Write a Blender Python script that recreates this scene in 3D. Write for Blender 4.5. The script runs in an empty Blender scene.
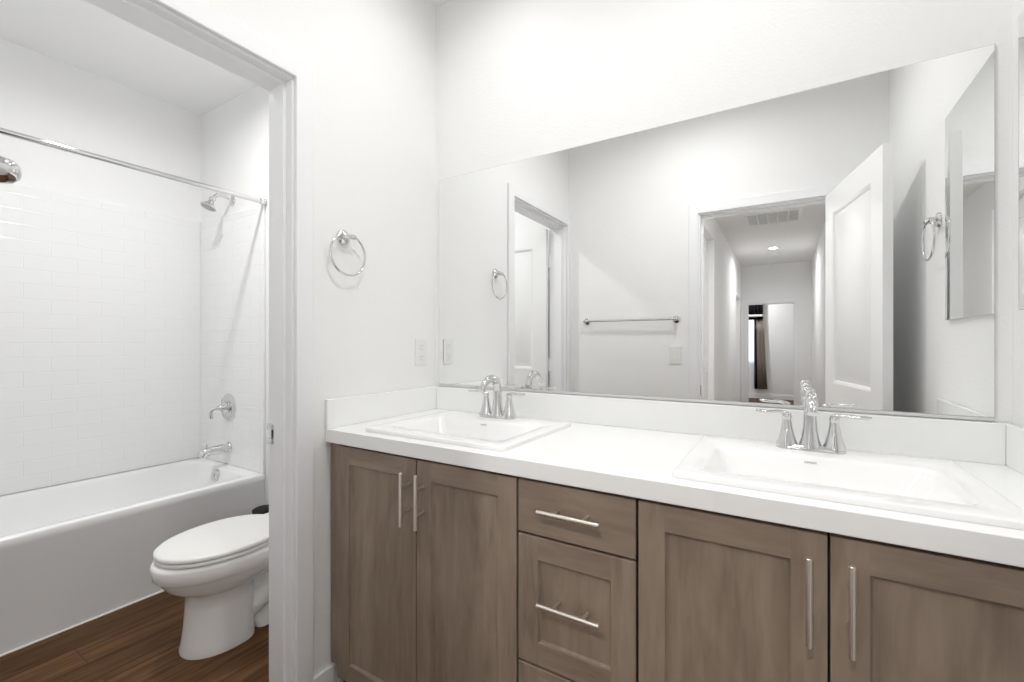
import bpy, bmesh, math, random
from mathutils import Vector, Matrix
S = bpy.context.scene
C = S.collection
PI = math.pi
# ------------------------------------------------------------------ camera
cam_d = bpy.data.cameras.new('camera'); cam = bpy.data.objects.new('camera', cam_d); C.objects.link(cam)
S.camera = cam
cam_d.sensor_fit = 'HORIZONTAL'; cam_d.sensor_width = 36.0
cam_d.lens = 446.4 / 1024 * 36.0
cam_d.shift_y = 2.05 / 1024
cam_d.clip_start = 0.01
cam.location = (1.355, -1.558, 1.1945)
cam.rotation_euler = (PI/2, 0, math.radians(31.33))
# ------------------------------------------------------------------ world and exposure
w = bpy.data.worlds.new('sky'); S.world = w; w.use_nodes = True
w.node_tree.nodes['Background'].inputs[0].default_value = (0.72, 0.85, 1.0, 1)
w.node_tree.nodes['Background'].inputs[1].default_value = 1.5
S.view_settings.view_transform = 'Standard'; S.view_settings.look = 'None'
S.view_settings.gamma = 1.0; S.view_settings.use_curve_mapping = False
S.view_settings.exposure = 0.33
try:
    S.cycles.max_bounces = 14; S.cycles.diffuse_bounces = 10; S.cycles.glossy_bounces = 8
except Exception: pass

# recessed downlights, those of bathroom middle and bedroom added as fill (x, y, watts, spread deg, room)
FLOOR = -0.015; CEIL = 2.72
VANITY_W = 1.35; BATH_FILL_W = 6.0; TOILET_W = 10.6; HALL_W = 20.0; BED_FILL_W = 17.0
DOWNLIGHTS = [
    (0.44, -0.40, VANITY_W, 'recessed ceiling downlight above the sink nearer the towel ring'),
    (1.38, -0.40, VANITY_W, 'recessed ceiling downlight above the sink nearer the medicine cabinet'),
    (0.91, -0.86, BATH_FILL_W, 'added fill downlight in the middle of the bathroom ceiling near the hall door'),  # unseen fixture, added to brighten and even out the bathroom
    (-0.90, -0.78, TOILET_W, 'recessed ceiling downlight over the toilet and bathtub room'),
    (1.21, -6.73, HALL_W*.6, 'recessed round ceiling light at the far end of the hallway'),
    (1.21, -2.60, HALL_W, 'recessed round ceiling light in the hallway just outside the bathroom'),
    (0.60, -9.00, BED_FILL_W, 'added fill downlight in the far bedroom near the striped curtain'),  # unseen fixture, added to brighten the bedroom
]
# ------------------------------------------------------------------ materials
def mat(name, col, rough=0.5, metal=0.0, spec=0.5):
    m = bpy.data.materials.new(name); m.use_nodes = True
    b = m.node_tree.nodes['Principled BSDF']
    b.inputs['Base Color'].default_value = (*col, 1)
    b.inputs['Roughness'].default_value = rough
    b.inputs['Metallic'].default_value = metal
    b.inputs['Specular IOR Level'].default_value = spec
    return m
def nodes(m): return m.node_tree.nodes, m.node_tree.links, m.node_tree.nodes['Principled BSDF']
def add_noise_bump(m, scale, strength, dist, detail=3):
    n, l, b = nodes(m)
    tc = n.new('ShaderNodeTexCoord'); no = n.new('ShaderNodeTexNoise'); bu = n.new('ShaderNodeBump')
    no.inputs['Scale'].default_value = scale; no.inputs['Detail'].default_value = detail
    bu.inputs['Strength'].default_value = strength; bu.inputs['Distance'].default_value = dist
    l.new(tc.outputs['Object'], no.inputs['Vector']); l.new(no.outputs['Fac'], bu.inputs['Height']); l.new(bu.outputs['Normal'], b.inputs['Normal'])
    return m
def mix_noise(m, c1, c2, scale=(1,1,1), nscale=5, detail=4, lo=.3, hi=.7):
    n, l, b = nodes(m)
    tc = n.new('ShaderNodeTexCoord'); mp = n.new('ShaderNodeMapping'); no = n.new('ShaderNodeTexNoise'); cr = n.new('ShaderNodeValToRGB')
    mp.inputs['Scale'].default_value = scale; no.inputs['Scale'].default_value = nscale; no.inputs['Detail'].default_value = detail
    cr.color_ramp.elements[0].position = lo; cr.color_ramp.elements[0].color = (*c1, 1)
    cr.color_ramp.elements[1].position = hi; cr.color_ramp.elements[1].color = (*c2, 1)
    l.new(tc.outputs['Object'], mp.inputs['Vector']); l.new(mp.outputs[0], no.inputs['Vector']); l.new(no.outputs['Fac'], cr.inputs['Fac']); l.new(cr.outputs['Color'], b.inputs['Base Color'])
    return m
M = {}
M['wall'] = add_noise_bump(mat('orange_peel_wall_paint', (.87,.872,.87), .75, spec=.3), 110, .25, .004)
M['ceiling'] = add_noise_bump(mat('ceiling_paint', (.87,.872,.87), .85, spec=.2), 90, .15, .003)
M['trim'] = mat('semi_gloss_trim_paint', (.86,.865,.88), .5)
M['door'] = mat('semi_gloss_door_paint', (.86,.862,.86), .3)
M['quartz'] = mat('white_quartz', (.91,.915,.91), .12)
M['porcelain'] = mat('white_porcelain', (.90,.90,.895), .08)
M['tub'] = mat('white_tub_acrylic', (.90,.905,.91), .15)
M['plastic'] = mat('white_plastic', (.82,.82,.80), .3)
M['slot'] = mat('dark_slot', (.03,.03,.03), .6)
M['channel'] = mat('brushed_mirror_channel', (.72,.72,.71), .35, .4)
M['greyplastic'] = mat('grey_plastic', (.45,.45,.44), .5)  # plain grey of spray face, outlet slots and thermostat display
M['chrome'] = mat('polished_chrome', (.70,.70,.70), .05, 1.0)
M['nickel'] = add_noise_bump(mat('satin_nickel', (.86,.81,.75), .33, 1.0), 400, .05, .001)
M['mirror'] = mat('silvered_mirror', (.93,.935,.93), .0, 1.0)
M['mirror_edge'] = mat('mirror_edge', (.62,.64,.63), .3, .5)
M['black'] = mat('black_plastic', (.006,.006,.006), .6, spec=.2)
M['caulk'] = mat('white_caulk', (.85,.85,.82), .6)
M['ink'] = mat('grey_logo_ink', (.16,.16,.17), .5)
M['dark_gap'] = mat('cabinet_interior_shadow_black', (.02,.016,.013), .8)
M['toe'] = mat('toe_kick_brown', (.12,.085,.06), .6)
def wood(name, grain_scale):
    m = mat(name, (.17,.125,.09), .42)
    n, l, b = nodes(m)
    tc = n.new('ShaderNodeTexCoord')
    mp = n.new('ShaderNodeMapping'); mp.inputs['Scale'].default_value = grain_scale
    no = n.new('ShaderNodeTexNoise'); no.inputs['Scale'].default_value = 9; no.inputs['Detail'].default_value = 6; no.inputs['Distortion'].default_value = .6
    mp2 = n.new('ShaderNodeMapping'); mp2.inputs['Scale'].default_value = tuple(g*.33+.3 for g in grain_scale)
    no2 = n.new('ShaderNodeTexNoise'); no2.inputs['Scale'].default_value = 4.5; no2.inputs['Detail'].default_value = 3; no2.inputs['Distortion'].default_value = 1.2
    cr = n.new('ShaderNodeValToRGB'); cr.color_ramp.elements[0].position = .32; cr.color_ramp.elements[1].position = .66
    cr.color_ramp.elements[0].color = (.205,.152,.112,1); cr.color_ramp.elements[1].color = (.335,.262,.202,1)
    mx = n.new('ShaderNodeMix'); mx.data_type = 'FLOAT'; mx.inputs[0].default_value = .55
    l.new(tc.outputs['Object'], mp.inputs['Vector']); l.new(tc.outputs['Object'], mp2.inputs['Vector'])
    l.new(mp.outputs[0], no.inputs['Vector']); l.new(mp2.outputs[0], no2.inputs['Vector'])
    l.new(no.outputs['Fac'], mx.inputs[2]); l.new(no2.outputs['Fac'], mx.inputs[3])
    l.new(mx.outputs[0], cr.inputs['Fac']); l.new(cr.outputs['Color'], b.inputs['Base Color'])
    bu = n.new('ShaderNodeBump'); bu.inputs['Strength'].default_value = .15; bu.inputs['Distance'].default_value = .001
    l.new(no.outputs['Fac'], bu.inputs['Height']); l.new(bu.outputs['Normal'], b.inputs['Normal'])
    return m
M['wood_v'] = wood('stained_maple_vertical_grain', (6, 6, .8))
M['wood_h'] = wood('stained_maple_horizontal_grain', (.8, 6, 6))
def plank_floor():
    m = mat('brown_wood_plank_floor', (.15,.09,.05), .5, spec=.15)
    n, l, b = nodes(m)
    tc = n.new('ShaderNodeTexCoord'); sp = n.new('ShaderNodeSeparateXYZ'); cb = n.new('ShaderNodeCombineXYZ')
    l.new(tc.outputs['Object'], sp.inputs[0]); l.new(sp.outputs['Y'], cb.inputs['X']); l.new(sp.outputs['X'], cb.inputs['Y'])
    br = n.new('ShaderNodeTexBrick'); l.new(cb.outputs[0], br.inputs['Vector'])
    br.inputs['Scale'].default_value = 1; br.inputs['Brick Width'].default_value = .95; br.inputs['Row Height'].default_value = .148
    br.inputs['Mortar Size'].default_value = .0012; br.inputs['Mortar Smooth'].default_value = .2
    br.offset = .37; br.inputs['Color1'].default_value = (0,0,0,1); br.inputs['Color2'].default_value = (1,1,1,1); br.inputs['Mortar'].default_value = (.5,.5,.5,1)
    mp = n.new('ShaderNodeMapping'); mp.inputs['Scale'].default_value = (1.2, 14, 1); l.new(cb.outputs[0], mp.inputs['Vector'])
    ad = n.new('ShaderNodeVectorMath'); ad.operation = 'ADD'; l.new(mp.outputs[0], ad.inputs[0]); 
    sc = n.new('ShaderNodeVectorMath'); sc.operation = 'SCALE'; sc.inputs['Scale'].default_value = 7.0
    l.new(br.outputs['Color'], sc.inputs[0]); l.new(sc.outputs[0], ad.inputs[1])
    no = n.new('ShaderNodeTexNoise'); no.inputs['Scale'].default_value = 3.0; no.inputs['Detail'].default_value = 7; no.inputs['Distortion'].default_value = .8
    l.new(ad.outputs[0], no.inputs['Vector'])
    cr = n.new('ShaderNodeValToRGB'); e = cr.color_ramp.elements
    e[0].position = .25; e[0].color = (.052,.022,.008,1); e[1].position = .75; e[1].color = (.168,.086,.037,1)
    l.new(no.outputs['Fac'], cr.inputs['Fac'])
    sep = n.new('ShaderNodeSeparateColor'); l.new(br.outputs['Color'], sep.inputs[0])
    mr = n.new('ShaderNodeMapRange'); mr.inputs['To Min'].default_value = .68; mr.inputs['To Max'].default_value = 1.2; l.new(sep.outputs[0], mr.inputs['Value'])
    mu = n.new('ShaderNodeVectorMath'); mu.operation = 'SCALE'; l.new(cr.outputs['Color'], mu.inputs[0]); l.new(mr.outputs[0], mu.inputs['Scale'])
    mx = n.new('ShaderNodeMix'); mx.data_type = 'RGBA'; l.new(br.outputs['Fac'], mx.inputs[0]); l.new(mu.outputs[0], mx.inputs[6]); mx.inputs[7].default_value = (.04,.025,.015,1)
    l.new(mx.outputs[2], b.inputs['Base Color'])
    return m
M['floor'] = plank_floor()
def tile_surround():
    m = mat('embossed_white_tile_surround', (.86,.865,.87), .14)
    n, l, b = nodes(m)
    tc = n.new('ShaderNodeTexCoord'); sp = n.new('ShaderNodeSeparateXYZ'); cb = n.new('ShaderNodeCombineXYZ'); ad = n.new('ShaderNodeMath')
    l.new(tc.outputs['Object'], sp.inputs[0]); l.new(sp.outputs['X'], ad.inputs[0]); l.new(sp.outputs['Y'], ad.inputs[1])
    l.new(ad.outputs[0], cb.inputs['X']); l.new(sp.outputs['Z'], cb.inputs['Y'])
    br = n.new('ShaderNodeTexBrick'); l.new(cb.outputs[0], br.inputs['Vector'])
    br.inputs['Scale'].default_value = 1; br.inputs['Brick Width'].default_value = .203; br.inputs['Row Height'].default_value = .076
    br.inputs['Mortar Size'].default_value = .003; br.inputs['Mortar Smooth'].default_value = .9
    br.inputs['Color1'].default_value = (.86,.865,.87,1); br.inputs['Color2'].default_value = (.86,.865,.87,1); br.inputs['Mortar'].default_value = (.84,.845,.85,1)
    l.new(br.outputs['Color'], b.inputs['Base Color'])
    iv = n.new('ShaderNodeMath'); iv.operation = 'SUBTRACT'; iv.inputs[0].default_value = 1; l.new(br.outputs['Fac'], iv.inputs[1])
    bu = n.new('ShaderNodeBump'); bu.inputs['Strength'].default_value = .35; bu.inputs['Distance'].default_value = .002
    l.new(iv.outputs[0], bu.inputs['Height']); l.new(bu.outputs['Normal'], b.inputs['Normal'])
    return m
M['tile'] = tile_surround()
def emit(name, col, st):
    m = bpy.data.materials.new(name); m.use_nodes = True; b = m.node_tree.nodes['Principled BSDF']
    b.inputs['Base Color'].default_value = (*col,1); b.inputs['Emission Color'].default_value = (*col,1); b.inputs['Emission Strength'].default_value = st
    return m
M['lens'] = emit('lit_downlight_lens', (1,.97,.92), 6)
def glass():
    m = bpy.data.materials.new('window_glass'); m.use_nodes = True; n = m.node_tree.nodes; l = m.node_tree.links
    n.remove(n['Principled BSDF']); t = n.new('ShaderNodeBsdfTransparent'); g = n.new('ShaderNodeBsdfGlossy'); g.inputs['Roughness'].default_value = .02
    x = n.new('ShaderNodeMixShader'); x.inputs[0].default_value = .07; l.new(t.outputs[0], x.inputs[1]); l.new(g.outputs[0], x.inputs[2]); l.new(x.outputs[0], n['Material Output'].inputs[0])
    return m
M['glass'] = glass()
for nm, c in (('cloth_taupe', (.36,.31,.26)), ('cloth_grey', (.36,.34,.31)), ('cloth_navy', (.012,.014,.025)), ('cloth_black', (.008,.008,.01)), ('cloth_white', (.7,.68,.63)), ('cloth_blue', (.30,.36,.45))):
    M[nm] = add_noise_bump(mat(nm, c, .9, spec=.1), 300, .2, .002)
# ------------------------------------------------------------------ mesh helpers
class MB:
    def __init__(s): s.bm = bmesh.new()
    def box(s, a, b):
        x0,y0,z0 = (min(a[i], b[i]) for i in range(3)); x1,y1,z1 = (max(a[i], b[i]) for i in range(3))
        v = [s.bm.verts.new(p) for p in ((x0,y0,z0),(x1,y0,z0),(x1,y1,z0),(x0,y1,z0),(x0,y0,z1),(x1,y0,z1),(x1,y1,z1),(x0,y1,z1))]
        for f in ((0,3,2,1),(4,5,6,7),(0,1,5,4),(1,2,6,5),(2,3,7,6),(3,0,4,7)): s.bm.faces.new([v[i] for i in f])
        return s
    def slab(s, axis, us, vs, w0, w1, holes=()):
        # solid slab with rectangular holes. axis: 'x','y','z' = thickness axis; u,v the two others in order
        U = sorted(set([us[0], us[1]] + [h[i] for h in holes for i in (0,1)])); V = sorted(set([vs[0], vs[1]] + [h[i] for h in holes for i in (2,3)]))
        def P(u, v, w): return {'x': (w,u,v), 'y': (u,w,v), 'z': (u,v,w)}[axis]
        cache = {}
        def vert(i, j, k):
            if (i,j,k) not in cache: cache[(i,j,k)] = s.bm.verts.new(P(U[i], V[j], (w0,w1)[k]))
            return cache[(i,j,k)]
        def solid(i, j):
            if i < 0 or j < 0 or i >= len(U)-1 or j >= len(V)-1: return False
            cu = (U[i]+U[i+1])/2; cv = (V[j]+V[j+1])/2
            return not any(h[0] < cu < h[1] and h[2] < cv < h[3] for h in holes)
        for i in range(len(U)-1):
            for j in range(len(V)-1):
                if not solid(i, j): continue
                for k in (0,1): s.bm.faces.new([vert(i,j,k), vert(i+1,j,k), vert(i+1,j+1,k), vert(i,j+1,k)])
                for (di,dj,a,b) in ((-1,0,(i,j),(i,j+1)),(1,0,(i+1,j),(i+1,j+1)),(0,-1,(i,j),(i+1,j)),(0,1,(i,j+1),(i+1,j+1))):
                    if not solid(i+di, j+dj): s.bm.faces.new([vert(*a,0), vert(*b,0), vert(*b,1), vert(*a,1)])
        return s
    def loft(s, rings, cap0=True, cap1=True, closed=True):
        R = [[s.bm.verts.new(p) for p in r] for r in rings]; n = len(R[0])
        for a, b in zip(R, R[1:]):
            for i in range(n if closed else n-1): s.bm.faces.new([a[i], a[(i+1)%n], b[(i+1)%n], b[i]])
        if cap0: s.bm.faces.new(R[0])
        if cap1: s.bm.faces.new(R[-1])
        return s
    def lathe(s, prof, o=(0,0,0), axis=(0,0,1), n=32, cap0=True, cap1=True):
        ax = Vector(axis).normalized(); q = Vector((0,0,1)).rotation_difference(ax); o = Vector(o)
        return s.loft([[tuple(o + q @ Vector((r*math.cos(2*PI*i/n), r*math.sin(2*PI*i/n), h))) for i in range(n)] for r, h in prof], cap0, cap1)
    def tube(s, pts, rad, n=14, closed=False, flat=1.0):
        pts = [Vector(p) for p in pts]; N = len(pts); rad = rad if isinstance(rad, (list,tuple)) else [rad]*N
        rings = []; up = None
        for i, p in enumerate(pts):
            if closed: t = pts[(i+1)%N] - pts[i-1]
            else: t = pts[min(i+1,N-1)] - pts[max(i-1,0)]
            t.normalize()
            if up is None: up = Vector((0,0,1)) if abs(t.z) < .9 else Vector((0,1,0))
            a = t.cross(up).normalized(); b = a.cross(t).normalized(); up = b
            rings.append([tuple(p + rad[i]*(math.cos(2*PI*k/n)*a + flat*math.sin(2*PI*k/n)*b)) for k in range(n)])
        if closed:
            R = [[s.bm.verts.new(q) for q in r] for r in rings]
            for i in range(N):
                for k in range(n): s.bm.faces.new([R[i][k], R[i][(k+1)%n], R[(i+1)%N][(k+1)%n], R[(i+1)%N][k]])
            return s
        return s.loft(rings)
    def build(s, name, m, parent=None, smooth=False, bevel=0, seg=2, loc=None, angle=40):
        bmesh.ops.recalc_face_normals(s.bm, faces=s.bm.faces)
        me = bpy.data.meshes.new(name); s.bm.to_mesh(me); s.bm.free()
        o = bpy.data.objects.new(name, me); C.objects.link(o); o.parent = parent
        for q in (m if isinstance(m, (list,tuple)) else [m]): me.materials.append(M[q])
        if loc is not None: o.location = loc
        if smooth:
            for p in me.polygons: p.use_smooth = True
        if bevel:
            bv = o.modifiers.new('bevel', 'BEVEL'); bv.width = bevel; bv.segments = seg; bv.limit_method = 'ANGLE'; bv.angle_limit = math.radians(angle)
            for p in me.polygons: p.use_smooth = True
            bv.harden_normals = True
        if smooth and not bevel:
            me.set_sharp_from_angle(angle=math.radians(angle))
        return o
def tag(o, label, cat, group=None):
    o['label'] = label; o['category'] = cat
    if group: o['group'] = group
    return o
def struct(o): o['kind'] = 'structure'; return o
def empty(name, label, cat, loc=(0,0,0), group=None):
    o = bpy.data.objects.new(name, None); C.objects.link(o); o.location = loc; o.empty_display_size = .05
    return tag(o, label, cat, group)
def rrect(x0, x1, y0, y1, r, z, n=8):
    pts = []
    for cx, cy, a0 in ((x1-r,y1-r,0),(x0+r,y1-r,PI/2),(x0+r,y0+r,PI),(x1-r,y0+r,1.5*PI)):
        for k in range(n+1):
            a = a0 + PI/2*k/n; pts.append((cx+r*math.cos(a), cy+r*math.sin(a), z))
    return pts
# ------------------------------------------------------------------ dimensions
RX = 1.829; BY = -1.495; T = .12                       # right wall, back wall, wall thickness
TY = -.082; TX = -1.985; TW = -.13                     # toilet room: fixture wall, tub wall, inner face of the dividing wall
HD = 2.051                                             # toilet door head
HH = 2.012; HX0, HX1 = .895, 1.592                     # hall door opening
TD0, TD1 = -1.445, -.692                                # toilet door opening in y
HLX, HRX, HEND = .633, 1.80, -8.45                     # hallway
BEND = -9.6                                            # bedroom far wall
# ------------------------------------------------------------------ shell
struct(MB().box((-2.2, -12.0, FLOOR-.1), (3.0, .2, FLOOR)).build('floor', 'floor'))
struct(MB().box((-2.2, -12.0, CEIL), (3.0, .2, CEIL+.1)).build('ceiling', 'ceiling'))
struct(MB().box((TW, 0, FLOOR), (RX+T, T, CEIL)).build('wall_front', 'wall'))
struct(MB().slab('x', (BY-T, 0), (FLOOR, CEIL), TW, 0, [(TD0, TD1, FLOOR-1, HD)]).build('wall_left', 'wall'))
struct(MB().box((RX, BY-T, FLOOR), (RX+T, 0, CEIL)).build('wall_right', 'wall'))
struct(MB().slab('y', (0, RX), (FLOOR, CEIL), BY-T, BY, [(HX0, HX1, FLOOR-1, HH)]).build('wall_back', 'wall'))
struct(MB().box((TX-T, TY, FLOOR), (TW, TY+.2, CEIL)).build('wall_toilet_room_front', 'wall'))
struct(MB().box((TX-T, TY-1.53, FLOOR), (TX, TY, CEIL)).build('wall_toilet_room_left', 'wall'))
struct(MB().box((TX-T, TY-1.53-T, FLOOR), (TW, TY-1.53, CEIL)).build('wall_toilet_room_back', 'wall'))
# hallway and the room beyond it
struct(MB().slab('x', (HEND-T, BY-T), (FLOOR, CEIL), HLX-T, HLX, [(-4.25, -3.45, FLOOR-1, 2.42), (-7.95, -7.15, FLOOR-1, 2.03)]).build('wall_hall_left', 'wall'))
struct(MB().box((HRX, HEND-T, FLOOR), (HRX+T, BY-T, CEIL)).build('wall_hall_right', 'wall'))
EX0, EX1, EH = .742, 1.53, 1.965
struct(MB().slab('y', (-1.5, 2.9), (FLOOR, CEIL), HEND-T, HEND, [(EX0, EX1, FLOOR-1, EH)]).build('wall_hall_end', 'wall'))
struct(MB().slab('y', (-1.5, 2.9), (FLOOR, CEIL), BEND-T, BEND, [(-.25, .86, .75, 2.0)]).build('wall_bedroom_back', 'wall'))
struct(MB().box((-1.5-T, BEND-T, FLOOR), (-1.5, HEND, CEIL)).build('wall_bedroom_left', 'wall'))
struct(MB().box((2.9, BEND-T, FLOOR), (2.9+T, HEND, CEIL)).build('wall_bedroom_right', 'wall'))
wn = struct(MB().slab('y', (-.25,.86), (.75,2.0), BEND-.08, BEND-.04, [(-.21,.28,.79,1.96), (.32,.82,.79,1.96)]).build('window_1', 'trim', bevel=.003))
MB().box((-.22, BEND-.064, .78), (.83, BEND-.058, 1.97)).build('pane', 'glass', wn)
# ------------------------------------------------------------------ trims: door casings with jamb and stop
def casing_x(name, x_face, sx, y0, y1, h, wdt=.06, th=.013):     # casing on an x-plane face; sx = side it projects to
    m = MB(); m.slab('x', (y0-wdt, y1+wdt), (FLOOR, h+wdt), x_face, x_face+sx*th, [(y0-.002, y1+.002, FLOOR-1, h+.002)])
    return struct(m.build(name, 'trim', bevel=.004))
def casing_y(name, y_face, sy, x0, x1, h, wdt=.06, th=.013):
    m = MB(); m.slab('y', (x0-wdt, x1+wdt), (FLOOR, h+wdt), y_face, y_face+sy*th, [(x0-.002, x1+.002, FLOOR-1, h+.002)])
    return struct(m.build(name, 'trim', bevel=.004))
casing_x('trim_1', 0, 1, TD0, TD1, HD, .064, .015)
casing_x('trim_2', TW, -1, TD0, TD1, HD)
# jamb liner and stop of the toilet doorway
m = MB(); m.slab('x', (TD0-.001, TD1+.001), (FLOOR, HD+.001), TW, 0, [(TD0+.006, TD1-.006, FLOOR-1, HD-.006)])
m.slab('x', (TD0+.005, TD1-.005), (FLOOR, HD-.005), -.082, -.030, [(TD0+.018, TD1-.018, FLOOR-1, HD-.018)])
jt = struct(m.build('trim_3', 'trim', bevel=.0015))
MB().slab('x', (TD1-.009, TD1-.0055), (.86,.925), TW+.012, TW+.04, [(TD1-.02, TD1+.02, .878,.907)]).build('strike_plate', 'chrome', jt)
MB().box((TW+.018, TD1-.0075, .879), (TW+.034, TD1-.0055, .906)).build('latch_hole', 'slot', jt)
casing_y('trim_4', BY, 1, HX0, HX1, HH)
m = MB(); m.slab('y', (HX0-.001, HX1+.001), (FLOOR, HH+.001), BY-T, BY, [(HX0+.006, HX1-.006, FLOOR-1, HH-.006)])
m.slab('y', (HX0+.005, HX1-.005), (FLOOR, HH-.005), BY-.085, BY-.042, [(HX0+.016, HX1-.016, FLOOR-1, HH-.016)])
jh = struct(m.build('trim_5', 'trim', bevel=.0015))
MB().box((HX0+.0055, BY-.034, .86), (HX0+.009, BY-.008, .925)).build('strike_plate', 'chrome', jh)
casing_y('trim_6', HEND, 1, EX0, EX1, EH)
casing_x('trim_7', HLX, 1, -4.25, -3.45, 2.42); casing_x('trim_8', HLX, 1, -7.95, -7.15, 2.03)
m = MB(); m.slab('y', (EX0-.001, EX1+.001), (FLOOR, EH+.001), HEND-T, HEND, [(EX0+.012, EX1-.012, FLOOR-1, EH-.012)]); struct(m.build('trim_9', 'trim', bevel=.002))
# baseboards
def bb(name, a, b): return struct(MB().box(a, b).build(name, 'trim', bevel=.004))
bb('baseboard_left', (0, TD1+.062, FLOOR), (.013, -.50, FLOOR+.085))
bb('baseboard_back', (0.013, BY, FLOOR), (HX0-.06, BY+.013, FLOOR+.085))
bb('baseboard_right', (RX-.013, BY, FLOOR), (RX, -.60, FLOOR+.085))
bb('baseboard_toilet_room_front', (-1.215, TY-.013, FLOOR), (TW, TY, FLOOR+.085))
bb('baseboard_hall_left', (HLX, -7.08, FLOOR), (HLX+.013, -4.32, FLOOR+.085))
bb('baseboard_hall_right', (HRX-.013, HEND, FLOOR), (HRX, BY-T, FLOOR+.085))
bb('baseboard_bedroom', (-1.5, BEND, FLOOR), (2.9, BEND+.013, FLOOR+.09))
# ------------------------------------------------------------------ doors
def leaf_mesh(wd, z0, z1, th=.036, stile=.115, panels=((.22,.86),(1.0,1.89))):
    m = MB(); m.slab('y', (0, wd), (z0, z1), 0, th, [(stile, wd-stile, a, b) for a, b in panels])
    for a, b in panels:
        x0, x1 = stile, wd-stile
        for ys, yc in ((0, .011), (th, th-.011)):
            R = lambda i, y: [(x0+i, y, a+i), (x1-i, y, a+i), (x1-i, y, b-i), (x0+i, y, b-i)]
            k = (ys-yc)
            m.loft([R(-.001, ys), R(.012, yc+k*.35), R(.016, yc), R(.034, yc), R(.052, yc+k*.55)], False, True)
    return m
def lever(parent, x, z, sy, th=.036):
    y = 0 if sy < 0 else th
    h = MB().lathe([(.031,0),(.031,.006),(.026,.012),(.012,.016),(.011,.045)], (x, y, z), (0, sy, 0), 28)
    h.tube([(x, y+sy*.045, z), (x-.02, y+sy*.05, z), (x-.06, y+sy*.05, z), (x-.10, y+sy*.047, z-.003)], [.010,.010,.009,.007], 12)
    return h.build('lever_handle', 'nickel', parent, smooth=True)
# toilet room door: hinged at the far jamb, standing open at 90 degrees against its wall
d1 = struct(leaf_mesh(.725, FLOOR+.012, HD-.012, panels=((.20,.86),(1.0,1.905))).build('door_1', 'door', bevel=.0015))
d1.location = (TW-.013, TD0+.043, 0); d1.rotation_euler.z = PI
lever(d1, .66, .90, 1); lever(d1, .66, .90, -1)
for z in (.22, 1.03, 1.80):
    MB().lathe([(.006,-.045),(.0065,-.044),(.0065,.044),(.006,.045)], (-.007, .038, z), (0,0,1), 12).box((-.010,.036,z-.044), (.001,.040,z+.044)).build('hinge', 'trim', d1, smooth=True)
# hall door: open into the bathroom, a little past 90 degrees
d2 = struct(leaf_mesh(.690, FLOOR+.012, HH-.006, panels=((.20,.86),(.985,1.885))).build('door_2', 'door', bevel=.0015))
d2.location = (HX1-.005, BY+.020, 0); d2.rotation_euler.z = math.radians(90-12.3)
lever(d2, .63, .87, 1); lever(d2, .63, .87, -1)
for z in (.22, 1.03, 1.76):
    MB().lathe([(.006,-.045),(.0065,-.044),(.0065,.044),(.006,.045)], (-.008, .002, z), (0,0,1), 12).build('hinge', 'nickel', d2, smooth=True)
for i, (a, b) in enumerate(((-4.25,-3.45),(-7.95,-7.15))):
    d = struct(leaf_mesh(b-a-.02, FLOOR+.012, (2.41,2.02)[i], panels=(((.22,.86),(1.0,2.26)),((.22,.86),(1.0,1.89)))[i]).build('door_%d' % (3+i), 'door', bevel=.0015))
    d.location = (HLX-.05, a+.01, 0); d.rotation_euler.z = PI/2
    lever(d, .71, .93, -1)
# ------------------------------------------------------------------ bathtub, surround, plumbing
TF = -1.226; TR = .434
tub = empty('bathtub', 'white alcove bathtub with a plain front apron beside the toilet', 'bathtub', (-1.607, TY-.765, FLOOR))
def tl(p): return (p[0]+1.607, p[1]-(TY-.765), p[2]-FLOOR)
y0, y1 = TY-1.526, TY-.002; x0, x1 = TX+.002, TF
rings = [rrect(x0,x1,y0,y1,.004,FLOOR), rrect(x0,x1-.002,y0,y1,.004,TR-.045), rrect(x0,x1,y0,y1,.004,TR-.04), rrect(x0,x1,y0,y1,.004,TR-.008), rrect(x0+.001,x1-.003,y0,y1,.005,TR-.002), rrect(x0+.005,x1-.009,y0,y1,.006,TR),
         rrect(x0+.055,x1-.052,y0+.09,y1-.066,.08,TR), rrect(x0+.062,x1-.060,y0+.10,y1-.074,.09,TR-.006), rrect(x0+.068,x1-.066,y0+.105,y1-.078,.09,TR-.02), rrect(x0+.075,x1-.072,y0+.13,y1-.088,.09,TR-.08),
         rrect(x0+.13,x1-.11,y0+.30,y1-.15,.10,.10), rrect(x0+.17,x1-.15,y0+.36,y1-.20,.09,.065)]
MB().loft([[tl(p) for p in r] for r in rings], True, True).build('tub_shell', 'tub', tub, smooth=True, angle=50)
MB().box(tl((x1-.004, y0, FLOOR)), tl((x1+.006, y1, FLOOR+.006))).build('caulk_bead', 'caulk', tub, bevel=.002)
ov = MB().lathe([(.038,-.004),(.038,.004),(.034,.010),(.0,.012)], tl((-1.607, y1-.086, .388)), (0,-1,.12), 32, True, False); ov.box(tl((-1.613,y1-.102,.376)), tl((-1.601,y1-.094,.400)))
ov.build('overflow_plate', 'chrome', tub, smooth=True)
MB().lathe([(.035,0),(.035,.004),(.02,.006),(.0,.006)], tl((-1.607, y1-.26, .064)), (0,0,1), 28, True, False).build('drain', 'chrome', tub, smooth=True)
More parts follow.
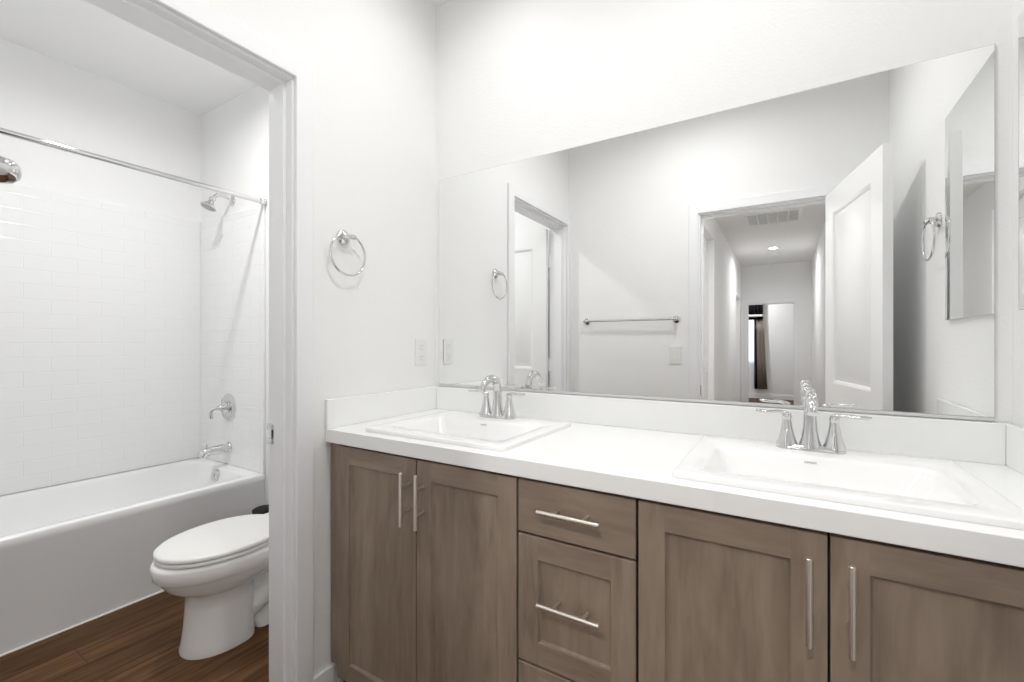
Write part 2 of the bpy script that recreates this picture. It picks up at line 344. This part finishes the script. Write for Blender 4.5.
# embossed surround panels (left long panel and both ends)
sr = empty('shower_surround', 'white embossed subway tile wall surround above the bathtub', 'shower surround', (TX, TY, TR))
def sl(p): return (p[0]-TX, p[1]-TY, p[2]-TR)
ST = 2.0
MB().box(sl((TX+.001, TY-1.528, TR+.001)), sl((TX+.014, TY-.001, ST))).build('long_panel', 'tile', sr, bevel=.003)
MB().box(sl((TX+.014, TY-.014, TR+.001)), sl((TF-.0, TY-.001, ST))).build('end_panel', 'tile', sr, bevel=.003)
MB().box(sl((TX+.014, TY-1.528, TR+.001)), sl((TF-.0, TY-1.515, ST))).build('end_panel', 'tile', sr, bevel=.003)
FY = TY-.014
sp = empty('tub_spout', 'chrome tub spout with pull-up diverter on the tiled end wall', 'faucet', (-1.60, FY, .545))
MB().lathe([(.034,0),(.034,.006),(.030,.014)], (0,0,0), (0,-1,0), 28).build('wall_flange', 'chrome', sp, smooth=True)
MB().tube([(0,-.004,0),(0,-.05,.0),(0,-.10,-.002),(0,-.132,-.005),(0,-.150,-.012),(0,-.155,-.030)], [.029,.029,.0285,.028,.027,.025], 24, flat=.95).build('spout_body', 'chrome', sp, smooth=True)
MB().lathe([(.004,0),(.004,.016),(.009,.018),(.009,.026),(.004,.030)], (0,-.130,.014), (0,0,1), 16).build('diverter_knob', 'chrome', sp, smooth=True)
vv = empty('shower_valve', 'chrome shower valve with large round plate and curved lever', 'faucet', (-1.605, FY, .795))
MB().lathe([(.086,0),(.086,.004),(.080,.009),(.045,.013),(.040,.013)], (0,0,0), (0,-1,0), 48).build('round_plate', 'chrome', vv, smooth=True)
MB().lathe([(.040,0.004),(.040,.022),(.034,.028)], (0,-.008,0), (0,-1,0), 32).build('collar', 'chrome', vv, smooth=True)
MB().lathe([(.030,0),(.022,.012),(.014,.026),(.012,.040),(.0105,.046)], (0,-.030,0), (0,-1,0), 28).tube([(0,-.066,0),(-.006,-.080,-.003),(-.014,-.092,-.014),(-.020,-.096,-.036),(-.020,-.092,-.062)], [.010,.010,.010,.0095,.011], 14).build('lever_handle', 'chrome', vv, smooth=True)
sh = empty('shower_fixture', 'chrome bell-shaped shower head on a curved arm', 'shower head', (-1.585, TY, 2.085))
MB().lathe([(.030,0),(.030,.005),(.022,.012),(.012,.014)], (0,0,0), (0,-1,0), 28).build('wall_flange', 'chrome', sh, smooth=True)
MB().tube([(0,0,0),(0,-.035,.010),(0,-.065,.015),(0,-.090,.010),(0,-.108,-.006),(0,-.114,-.020)], .0105, 16).build('curved_arm', 'chrome', sh, smooth=True)
hd_ = Vector((-.05,-.42,-1)).normalized()
MB().lathe([(.012,0),(.018,.006),(.018,.020),(.014,.025),(.018,.036),(.026,.050),(.038,.062),(.043,.066),(.043,.071),(.038,.073)], (0,-.112,-.012), tuple(hd_), 36).build('bell_head', 'chrome', sh, smooth=True)
f_ = Vector((0,-.112,-.012)) + hd_*.0735
MB().lathe([(.036,0),(.036,.001),(.02,.002)], tuple(f_), tuple(hd_), 36).build('spray_face', 'greyplastic', sh, smooth=True)
rod = empty('shower_curtain_rod', 'straight chrome shower curtain rod spanning above the bathtub', 'curtain rod', (-1.222, TY, 2.012))
MB().tube([(0,-.002,0),(0,-.8,0),(0,-1.527,0)], .0125, 20).build('rod', 'chrome', rod, smooth=True)
for yy, d in ((0,-1),(-1.529,1)): MB().lathe([(.022,0),(.022,.008),(.019,.012),(.0165,.014),(.0165,.034),(.013,.036)], (0,yy,0), (0,d,0), 24).build('end_flange', 'chrome', rod, smooth=True)
# ------------------------------------------------------------------ toilet
TCX = -.625
to = empty('toilet', 'white elongated toilet with closed lid beside the bathtub', 'toilet', (TCX, -.45, FLOOR))
def egg(hw, yf, yb, z, cx=0, n=48, p=2.15):     # plan outline, front (toward -y) more pointed
    pts = []; ym = yb - (yb-yf)*.42
    for k in range(n):
        a = 2*PI*k/n; c, s = math.cos(a), math.sin(a)
        x = hw*math.copysign(abs(c)**(2/p), c)
        y = (ym + (yb-ym)*abs(s)**(2/3.2)) if s >= 0 else (ym - (ym-yf)*abs(s)**(2/2.0))
        pts.append((cx+x, y+.45, z-FLOOR))
    return pts
yb = -.30
def oval(hw, yf, yk, z, n=48):                  # seat and lid outline
    ym = yk-(yk-yf)*.47; pts = []
    for k in range(n):
        a = 2*PI*k/n; c, q = math.cos(a), math.sin(a)
        pts.append((hw*math.copysign(abs(c)**.95, c), (ym+(yk-ym)*q**.9 if q >= 0 else ym-(ym-yf)*(-q)) + .45, z-FLOOR))
    return pts
MB().loft([egg(.116,-.752,-.50,FLOOR), egg(.117,-.753,-.50,FLOOR+.012), egg(.112,-.747,-.50,.02), egg(.106,-.740,-.50,.08), egg(.102,-.734,-.50,.16), egg(.104,-.733,-.50,.212), egg(.112,-.742,-.49,.219), egg(.138,-.772,-.42,.234),
           egg(.163,-.801,-.36,.258), egg(.180,-.822,yb,.290), egg(.183,-.828,yb,.298), egg(.190,-.839,yb,.306), egg(.194,-.844,yb,.350), egg(.190,-.839,yb,.361), egg(.178,-.826,yb,.365)]).build('bowl', 'porcelain', to, smooth=True, angle=60)
rear = MB(); rear.loft([rrect(-.085,.085,-.05,TY+.44,.03,0), rrect(-.085,.085,-.05,TY+.44,.03,.012), rrect(-.062,.062,-.06,TY+.44,.03,.03), rrect(-.058,.058,-.06,TY+.44,.03,.22), rrect(-.09,.09,-.03,TY+.44,.04,.28), rrect(-.17,.17,.03,TY+.44,.05,.33), rrect(-.175,.175,.05,TY+.44,.05,.380)])
rear.build('rear_base', 'porcelain', to, smooth=True, angle=60)
for s in (-1,1): MB().tube([(s*.040,-.09,.08),(s*.052,-.02,.12),(s*.056,.04,.17),(s*.056,.10,.20),(s*.056,.16,.19),(s*.060,.21,.15),(s*.060,.23,.06),(s*.060,.23,.005)], [.042,.044,.044,.044,.044,.044,.043,.043], 20).build('trapway', 'porcelain', to, smooth=True)
for s in (-1,1): MB().lathe([(.014,0),(.014,.008),(.009,.016),(.0,.018)], (s*.098,.15,.012), (0,0,1), 18, True, False).build('bolt_cap', 'plastic', to, smooth=True)
MB().loft([oval(.170,-.812,-.385,.364), oval(.180,-.824,-.376,.3695), oval(.187,-.831,-.372,.372), oval(.187,-.831,-.372,.380), oval(.183,-.827,-.375,.383)]).build('seat', 'plastic', to, smooth=True, angle=60)
MB().loft([oval(.172,-.816,-.380,.3825), oval(.183,-.828,-.372,.3875), oval(.188,-.833,-.369,.389), oval(.188,-.833,-.369,.397), oval(.184,-.828,-.373,.402), oval(.170,-.812,-.385,.405)]).build('lid', 'plastic', to, smooth=True, angle=60)
for s in (-1,1): MB().tube([(s*.075-.02,.45-.352,.400),(s*.075+.02,.45-.352,.400)], .010, 16).build('lid_hinge', 'plastic', to, smooth=True)
tz = .37
MB().loft([rrect(-.195,.195,TY+.45-.185,TY+.45-.012,.03,tz+.01), rrect(-.20,.20,TY+.45-.19,TY+.45-.012,.03,tz+.04), rrect(-.212,.212,TY+.45-.20,TY+.45-.012,.03,.642)]).build('tank', 'porcelain', to, smooth=True, angle=60)
MB().loft([rrect(-.216,.216,TY+.45-.205,TY+.45-.008,.03,.6425), rrect(-.222,.222,TY+.45-.21,TY+.45-.006,.03,.650), rrect(-.222,.222,TY+.45-.21,TY+.45-.006,.03,.668), rrect(-.216,.216,TY+.45-.205,TY+.45-.01,.028,.675)]).build('tank_lid', 'porcelain', to, smooth=True, angle=60)
MB().lathe([(.014,0),(.014,.006),(.008,.010),(.008,.018)], (-.15,TY+.45-.20,.60), (0,-1,0), 18).tube([(-.15,TY+.45-.218,.60),(-.12,TY+.45-.222,.597),(-.09,TY+.45-.222,.592)], [.007,.006,.008], 12).build('flush_lever', 'chrome', to, smooth=True)
cn = empty('brush_holder', 'black round canister on the floor between bathtub and toilet tank', 'brush holder', (-.925,-.258,FLOOR))
MB().lathe([(.050,0),(.052,.01),(.053,.33),(.054,.345),(.050,.347)], (0,0,0), (0,0,1), 36).build('canister', 'black', cn, smooth=True)
MB().lathe([(.056,0),(.058,.004),(.058,.012),(.045,.018),(.0,.020)], (0,0,.345), (0,0,1), 36, True, False).build('cap', 'black', cn, smooth=True)
# ------------------------------------------------------------------ vanity cabinets
ZC = .898; ZB = .853; CF = -.5767; DF = -.563; BF = -.545      # counter top / underside, counter front, door face, carcass face
def bar_pull(parent, x, z, vertical=True, L=.16):
    h = MB(); y = DF-.036; hl = L/2; d = .038
    q = (0,0,1) if vertical else (1,0,0)
    o = (x, y, z-hl) if vertical else (x-hl, y, z)
    h.lathe([(.0045,0),(.0056,.001),(.0056,L-.001),(.0045,L)], o, q, 20)
    for s in (-1,1):
        p = (x, y, z+s*d) if vertical else (x+s*d, y, z)
        h.lathe([(.0042,0),(.0042,.037)], p, (0,1,0), 14)
    return h.build('bar_handle', 'nickel', parent, smooth=True)
def shaker(name, parent, x0, x1, z0, z1, fw=.058):
    o = MB().slab('y', (x0,x1), (z0,z1), DF, DF+.018, [(x0+fw,x1-fw,z0+fw,z1-fw)]).build(name, ['wood_v','wood_h'], parent, bevel=.0016)
    for f in o.data.polygons:                    # rails run across, stiles run up
        if x0+fw-.001 < f.center.x < x1-fw+.001: f.material_index = 1
    m = MB()                                     # recessed flat panel with a sloped inner edge
    R = lambda i, y: [(x0+i, y, z0+i), (x1-i, y, z0+i), (x1-i, y, z1-i), (x0+i, y, z1-i)]
    m.loft([R(fw-.001, DF+.016), R(fw-.001, DF+.003), R(fw+.004, DF+.0105)], True, True)
    m.build('recessed_panel', 'wood_v', o)
    return o
def carcass(parent, x0, x1):
    m = MB(); m.box((x0, BF, .085), (x0+.018, -.005, ZB-.001)); m.box((x1-.018, BF, .085), (x1, -.005, ZB-.001)); m.box((x0+.018, BF+.02, .085), (x1-.018, -.005, .10)); m.box((x0+.018,-.012,.10),(x1-.018,-.005,ZB-.001))
    m.build('side_panels', 'wood_v', parent)
    MB().box((x0, BF-.0006, .0855), (x1, BF-.0001, ZB-.002)).build('gap_shadow_face', 'dark_gap', parent)  # near-black sheet paints the shade in gaps between doors and drawers
    MB().box((x0, BF+.06, FLOOR), (x1, BF+.072, .085)).build('toe_kick', 'toe', parent)
ZD0, ZD1 = .052, ZB-.009
c1 = empty('sink_cabinet', 'brown two-door cabinet under the sink beside the toilet room doorway', 'cabinet', (0,0,0), 'vanity base cabinets')
carcass(c1, .012, .763)
MB().box((.006, BF-.012, .085), (.049, BF+.004, ZB-.001)).build('filler_strip', 'wood_v', c1, bevel=.001)
a = shaker('door', c1, .051, .4105, ZD0, ZD1); bar_pull(a, .384, .729)
a = shaker('door', c1, .4145, .7625, ZD0, ZD1); bar_pull(a, .444, .731)
c2 = empty('drawer_cabinet', 'brown narrow drawer cabinet between the two sink cabinets', 'cabinet', (.92,0,0), 'vanity base cabinets')
c2.location = (0,0,0)
carcass(c2, .7645, 1.0745)
a = MB().box((.7685, DF, .7105), (1.0725, DF+.018, ZD1)).build('drawer', 'wood_h', c2, bevel=.0012); bar_pull(a, .9205, .783, False)
a = shaker('drawer', c2, .7685, 1.0725, .381, .7045); bar_pull(a, .9205, .556, False)
a = shaker('drawer', c2, .7685, 1.0725, ZD0, .375); bar_pull(a, .9205, .23, False)
c3 = empty('sink_cabinet', 'brown two-door cabinet under the sink nearest the medicine cabinet', 'cabinet', (0,0,0), 'vanity base cabinets')
carcass(c3, 1.076, 1.815)
MB().box((1.779, BF-.012, .085), (1.823, BF+.004, ZB-.001)).build('filler_strip', 'wood_v', c3, bevel=.001)
a = shaker('door', c3, 1.0785, 1.4235, ZD0, ZD1); bar_pull(a, 1.394, .729)
a = shaker('door', c3, 1.4275, 1.777, ZD0, ZD1); bar_pull(a, 1.456, .731)
# countertop
ct = empty('vanity_countertop', 'long white quartz countertop with backsplash above the brown cabinets', 'countertop', (0,0,ZB))
SK = [(.148,.705), (1.143,1.705)]
MB().slab('z', (.002, RX-.002), (CF, -.002), 0, ZC-ZB, [(a+.025, b-.025, -.505, -.10) for a, b in SK]).build('slab', 'quartz', ct, bevel=.0025)
SH = .1015
MB().box((.0145,-.0145,ZC-ZB), (RX-.0145,-.002,ZC-ZB+SH)).build('backsplash', 'quartz', ct, bevel=.002)
MB().box((.002,CF,ZC-ZB), (.0143,-.002,ZC-ZB+SH)).build('side_splash', 'quartz', ct, bevel=.002)
MB().box((RX-.0143,CF,ZC-ZB), (RX-.002,-.002,ZC-ZB+SH)).build('side_splash', 'quartz', ct, bevel=.002)
# sinks
def sink(x0, x1, label):
    cx = (x0+x1)/2; s = empty('drop_in_sink', label, 'sink', (cx,-.305,ZC), 'drop-in sinks')
    hx = (x1-x0)/2; Y0, Y1 = -.230, .230
    R = [rrect(-hx+.03,hx-.03,Y0+.032,Y1-.032,.03,-.03), rrect(-hx+.03,hx-.03,Y0+.032,Y1-.032,.03,.0006), rrect(-hx,hx,Y0,Y1,.014,.0006), rrect(-hx,hx,Y0,Y1,.014,.010), rrect(-hx+.0015,hx-.0015,Y0+.0015,Y1-.0015,.013,.0125), rrect(-hx+.006,hx-.006,Y0+.006,Y1-.006,.012,.0135),
         rrect(-hx+.05,hx-.05,Y0+.062,Y1-.128,.03,.0125), rrect(-hx+.055,hx-.055,Y0+.067,Y1-.133,.03,.010), rrect(-hx+.060,hx-.060,Y0+.072,Y1-.137,.03,.003),
         rrect(-hx+.095,hx-.10,Y0+.10,Y1-.155,.04,-.085), rrect(-hx+.115,hx-.12,Y0+.118,Y1-.168,.04,-.104), rrect(-hx+.15,hx-.15,Y0+.15,Y1-.19,.03,-.110)]
    MB().loft(R, False, True).build('basin', 'porcelain', s, smooth=True, angle=50)
    MB().lathe([(.022,0),(.022,.002),(.014,.003),(.0,.0015)], (0,-.02,-.1098), (0,0,1), 24, True, False).build('drain', 'chrome', s, smooth=True)
    cu = bpy.data.curves.new('lettering', 'FONT'); cu.body = 'GERBER'; cu.size = .0072; cu.align_x = 'CENTER'; cu.align_y = 'CENTER'; cu.extrude = .0002; cu.space_character = 1.1
    tmp = bpy.data.objects.new('tmp', cu); C.objects.link(tmp); bpy.context.view_layer.update()
    me = bpy.data.meshes.new_from_object(tmp.evaluated_get(bpy.context.evaluated_depsgraph_get())); bpy.data.objects.remove(tmp)
    me.materials.clear(); me.materials.append(M['ink'])
    t = bpy.data.objects.new('lettering', me); C.objects.link(t); t.parent = s; t.location = (-.012, .0915, -.0035); t.rotation_euler = (math.radians(78),0,0)
    return s
sink(*SK[0], 'white rectangular drop-in sink nearer the toilet room doorway')
sink(*SK[1], 'white rectangular drop-in sink nearer the medicine cabinet wall')
# faucets
def faucet(x, label):
    f = empty('two_handle_faucet', label, 'faucet', (x,-.128,ZC+.0132), 'chrome faucets')
    R = []
    for g, z in ((0,0),(0,.004),(.003,.009),(.010,.013)): R.append(rrect(-.078+g,.078-g,-.026+g,.026-g,.0255-g if g<.02 else .01,z,10))
    MB().loft(R).build('base_plate', 'chrome', f, smooth=True)
    for s in (-1,1):
        MB().lathe([(.026,0),(.0255,.006),(.021,.018),(.0165,.036),(.013,.052),(.0105,.068),(.0100,.073),(.0120,.076),(.0120,.080),(.009,.085)], (s*.0525,0,.006), (0,0,1), 28).build('handle_bell', 'chrome', f, smooth=True)
        MB().tube([(s*.044,.002,.090),(s*.058,-.001,.094),(s*.078,-.006,.096),(s*.098,-.010,.094),(s*.118,-.014,.095),(s*.128,-.015,.097)], [.007,.0115,.0105,.0095,.011,.005], 16, flat=.5).build('handle_lever', 'chrome', f, smooth=True)
    MB().lathe([(.027,0),(.0255,.008),(.021,.025),(.0175,.05),(.0160,.075),(.0150,.10)], (0,0,.006), (0,0,1), 28).build('spout_column', 'chrome', f, smooth=True)
    MB().tube([(0,0,.10),(0,-.003,.122),(0,-.014,.141),(0,-.034,.150),(0,-.058,.149),(0,-.082,.138),(0,-.100,.121),(0,-.108,.108)], [.0148,.0152,.0158,.0155,.0145,.0135,.0125,.012], 22).build('spout', 'chrome', f, smooth=True)
    MB().lathe([(.003,0),(.003,.05),(.006,.052),(.006,.062),(.003,.064)], (0,.022,.012), (0,0,1), 12).build('pop_up_rod', 'chrome', f, smooth=True)
faucet(.420, 'chrome two-handle faucet behind the sink nearer the toilet room doorway')
faucet(1.415, 'chrome two-handle faucet behind the sink nearer the medicine cabinet')
# ------------------------------------------------------------------ mirrors
mi = empty('wall_mirror', 'large frameless mirror spanning the wall above the vanity', 'mirror', (.91,0,1.011))
mz0, mz1 = 1.0108, 1.9293
MB().box((.024-.91,-.0062,0), (1.798-.91,-.001,mz1-1.011)).build('glass_edge', 'mirror_edge', mi)
MB().box((.0255-.91,-.0070,.0015), (1.7965-.91,-.0060,mz1-1.011-.0015)).build('mirror_glass', 'mirror', mi)
MB().box((.024-.91,-.0085,-.0085), (1.798-.91,-.001,-.0003)).build('bottom_channel', 'channel', mi, bevel=.001)
mc = empty('medicine_cabinet', 'frameless mirrored medicine cabinet on the wall by the right sink', 'cabinet', (RX,-.282,1.27))
MB().box((-.006,-.205,.004), (-.001,.205,.674)).build('body', 'trim', mc)
MB().box((-.0105,-.212,0), (-.0062,.212,.679)).build('door_edge', 'mirror_edge', mc)
MB().box((-.0115,-.2105,.0015), (-.0104,.2105,.6775)).build('mirror_door', 'mirror', mc)
# ------------------------------------------------------------------ wall accessories
def towel_ring(x, y, z, sx, label):
    r = empty('towel_ring', label, 'towel ring', (x,y,z), 'chrome towel rings')
    MB().lathe([(.027,0),(.027,.005),(.023,.010),(.013,.014),(.0105,.030),(.0105,.028)], (0,0,0), (sx,0,0), 28).build('wall_mount', 'chrome', r, smooth=True)
    MB().tube([(sx*.031,-.030,0),(sx*.031,-.026,0),(sx*.031,.0,0),(sx*.031,.026,0),(sx*.031,.030,0)], [.006,.0095,.0105,.0095,.006], 16).build('cross_post', 'chrome', r, smooth=True)
    pts = [(sx*.031, .073*math.sin(2*PI*k/56), -.066+.073*math.cos(2*PI*k/56)) for k in range(56)]
    MB().tube(pts, .0042, 12, closed=True).build('ring', 'chrome', r, smooth=True)
towel_ring(0, -.503, 1.575, 1, 'chrome towel ring on the wall between doorway and large mirror')
towel_ring(RX, -.60, 1.632, -1, 'chrome towel ring beside the medicine cabinet, seen in the large mirror')
tb = empty('towel_bar', 'long chrome towel bar on the back wall, seen in the large mirror', 'towel bar', (.449,BY,1.349))
MB().tube([(-.31,.0385,0),(0,.0385,0),(.31,.0385,0)], .0065, 16).build('bar', 'chrome', tb, smooth=True)
for s in (-1,1): MB().lathe([(.024,0),(.024,.004),(.018,.010),(.009,.015),(.0085,.024),(.0105,.030),(.0122,.0385),(.0105,.047),(.006,.0515),(.0,.0525)], (s*.31,0,0), (0,1,0), 32, True, False).build('end_post', 'chrome', tb, smooth=True)
ou = empty('wall_outlet', 'white electrical outlet on the left wall beside the mirror', 'outlet', (0,-.10,1.155))
MB().box((.0005,-.035,-.0575), (.0055,.035,.0575)).build('cover_plate', 'plastic', ou, bevel=.002)
for s in (-1,1):
    q = MB().box((.0045,-.0165,s*.0245-.0145), (.0075,.0165,s*.0245+.0145)).build('socket', 'plastic', ou, bevel=.002)
    MB().box((.007,-.0075,s*.0245-.001), (.0079,-.0055,s*.0245+.008)).box((.007,.0055,s*.0245-.001), (.0079,.0075,s*.0245+.008)).box((.007,-.0022,s*.0245-.0095), (.0079,.0022,s*.0245-.0055)).build('slots', 'greyplastic', q)
sw = empty('light_switch', 'white rocker light switch on the back wall under the towel bar', 'light switch', (.752,BY,1.116))
MB().box((-.035,.0005,-.0575), (.035,.0055,.0575)).build('cover_plate', 'plastic', sw, bevel=.002)
MB().box((-.0165,.0045,-.033), (.0165,.0085,.033)).build('rocker', 'plastic', sw, bevel=.0015)
th = empty('thermostat', 'small white thermostat on the right wall of the hallway', 'thermostat', (HRX,-4.85,1.50))
MB().box((-.018,-.05,-.04), (-.0005,.05,.04)).build('housing', 'plastic', th, bevel=.006)
MB().box((-.0185,-.025,-.005), (-.0175,.025,.022)).build('display', 'greyplastic', th)
# hall ceiling: air return grille and smoke detector
vn = empty('air_return_grille', 'white slatted air return grille in the hallway ceiling', 'vent', (1.245,-4.72,CEIL))
MB().slab('z', (-.30,.30), (-.29,.29), -.012, -.0005, [(-.265+.107*k, -.265+.107*k+.095, -.255,.255) for k in range(5)]).build('frame', 'plastic', vn, bevel=.002)
m = MB()
for k in range(5):
    for j in range(20):
        yy = -.245+j*.0258; m.box((-.265+.107*k, yy, -.005), (-.265+.107*k+.095, yy+.015, -.0035))
m.build('louvres', 'plastic', vn)
MB().box((-.268,-.258,-.0022), (.268,.258,-.0006)).build('dark_backing', 'slot', vn)
sd = tag(MB().lathe([(.065,0),(.065,-.018),(.055,-.032),(.03,-.036)], (0,0,0), (0,0,1), 36).build('smoke_detector', 'plastic', smooth=True, loc=(1.22,-7.24,CEIL-.001)), 'round white smoke detector on the hallway ceiling behind the light', 'smoke detector')
# bedroom curtain
cu = empty('window_curtain', 'taupe and navy striped curtain with black valance in the far bedroom', 'curtain', (.9,BEND+.10,.20))
m = MB(); nx = 40; bands = []
cols = [(.0,.10,0),(.10,.25,1),(.25,.38,2),(.38,1.0,3)]
grid = []
for j, (z, xl, xr) in enumerate(((0,-.10,.155),(.6,-.10,.125),(1.2,-.10,.10),(1.62,-.10,.07))):
    grid.append([m.bm.verts.new((xl+(xr-xl)*i/nx, .018*math.sin(i*1.15), z)) for i in range(nx+1)])
for j in range(3):
    for i in range(nx):
        f = m.bm.faces.new([grid[j][i], grid[j][i+1], grid[j+1][i+1], grid[j+1][i]]); u = (i+.5)/nx
        f.material_index = [c for a, b, c in cols if a <= u <= b][0]
o = m.build('drape', ['cloth_blue','cloth_navy','cloth_grey','cloth_taupe'], cu, smooth=True, angle=80)
so = o.modifiers.new('thickness', 'SOLIDIFY'); so.thickness = .004
def pleat(z0, z1, off, mt, nm, par):
    m = MB(); n = 40; L = [[], []]
    for q, z in enumerate((z0, z1)):
        for i in range(n+1): L[q].append(m.bm.verts.new((-.26+.33*i/n, .034+off+.014*math.sin(i*.9), z)))
    for i in range(n): m.bm.faces.new([L[0][i], L[0][i+1], L[1][i+1], L[1][i]])
    o = m.build(nm, mt, par, smooth=True, angle=80); s = o.modifiers.new('thickness', 'SOLIDIFY'); s.thickness = .006; s.offset = 0
    return o
va = pleat(1.50, 2.0, 0, 'cloth_black', 'valance', cu)
pleat(1.56, 1.61, .006, 'cloth_white', 'trim_band', va)
MB().tube([(-1.2,.02,1.98),(-.5,.02,1.98),(.1,.02,1.98)], .012, 12).build('rod', 'black', cu, smooth=True)
# ------------------------------------------------------------------ downlights: fixture plus its own lamp
for i, (x, y, W_, lab) in enumerate(DOWNLIGHTS):
    d = empty('recessed_downlight', lab, 'ceiling light', (x,y,CEIL), 'recessed ceiling lights')
    MB().lathe([(.056,-.0005),(.088,-.0005),(.090,-.004),(.086,-.008),(.060,-.010),(.056,-.008),(.056,-.0005)], (0,0,0), (0,0,1), 40, False, False).build('trim_ring', 'plastic', d, smooth=True)
    MB().lathe([(.0559,-.0008),(.0559,-.003)], (0,0,0), (0,0,1), 40).build('lens', 'lens', d, smooth=True)
    ld = bpy.data.lights.new('downlight_lamp', 'AREA'); ld.shape = 'DISK'; ld.size = .11; ld.energy = W_; ld.color = (1.0,.99,.975); ld.spread = math.radians(165)
    lo = bpy.data.objects.new('downlight_lamp', ld); C.objects.link(lo); lo.parent = d; lo.location = (0,0,-.0045)
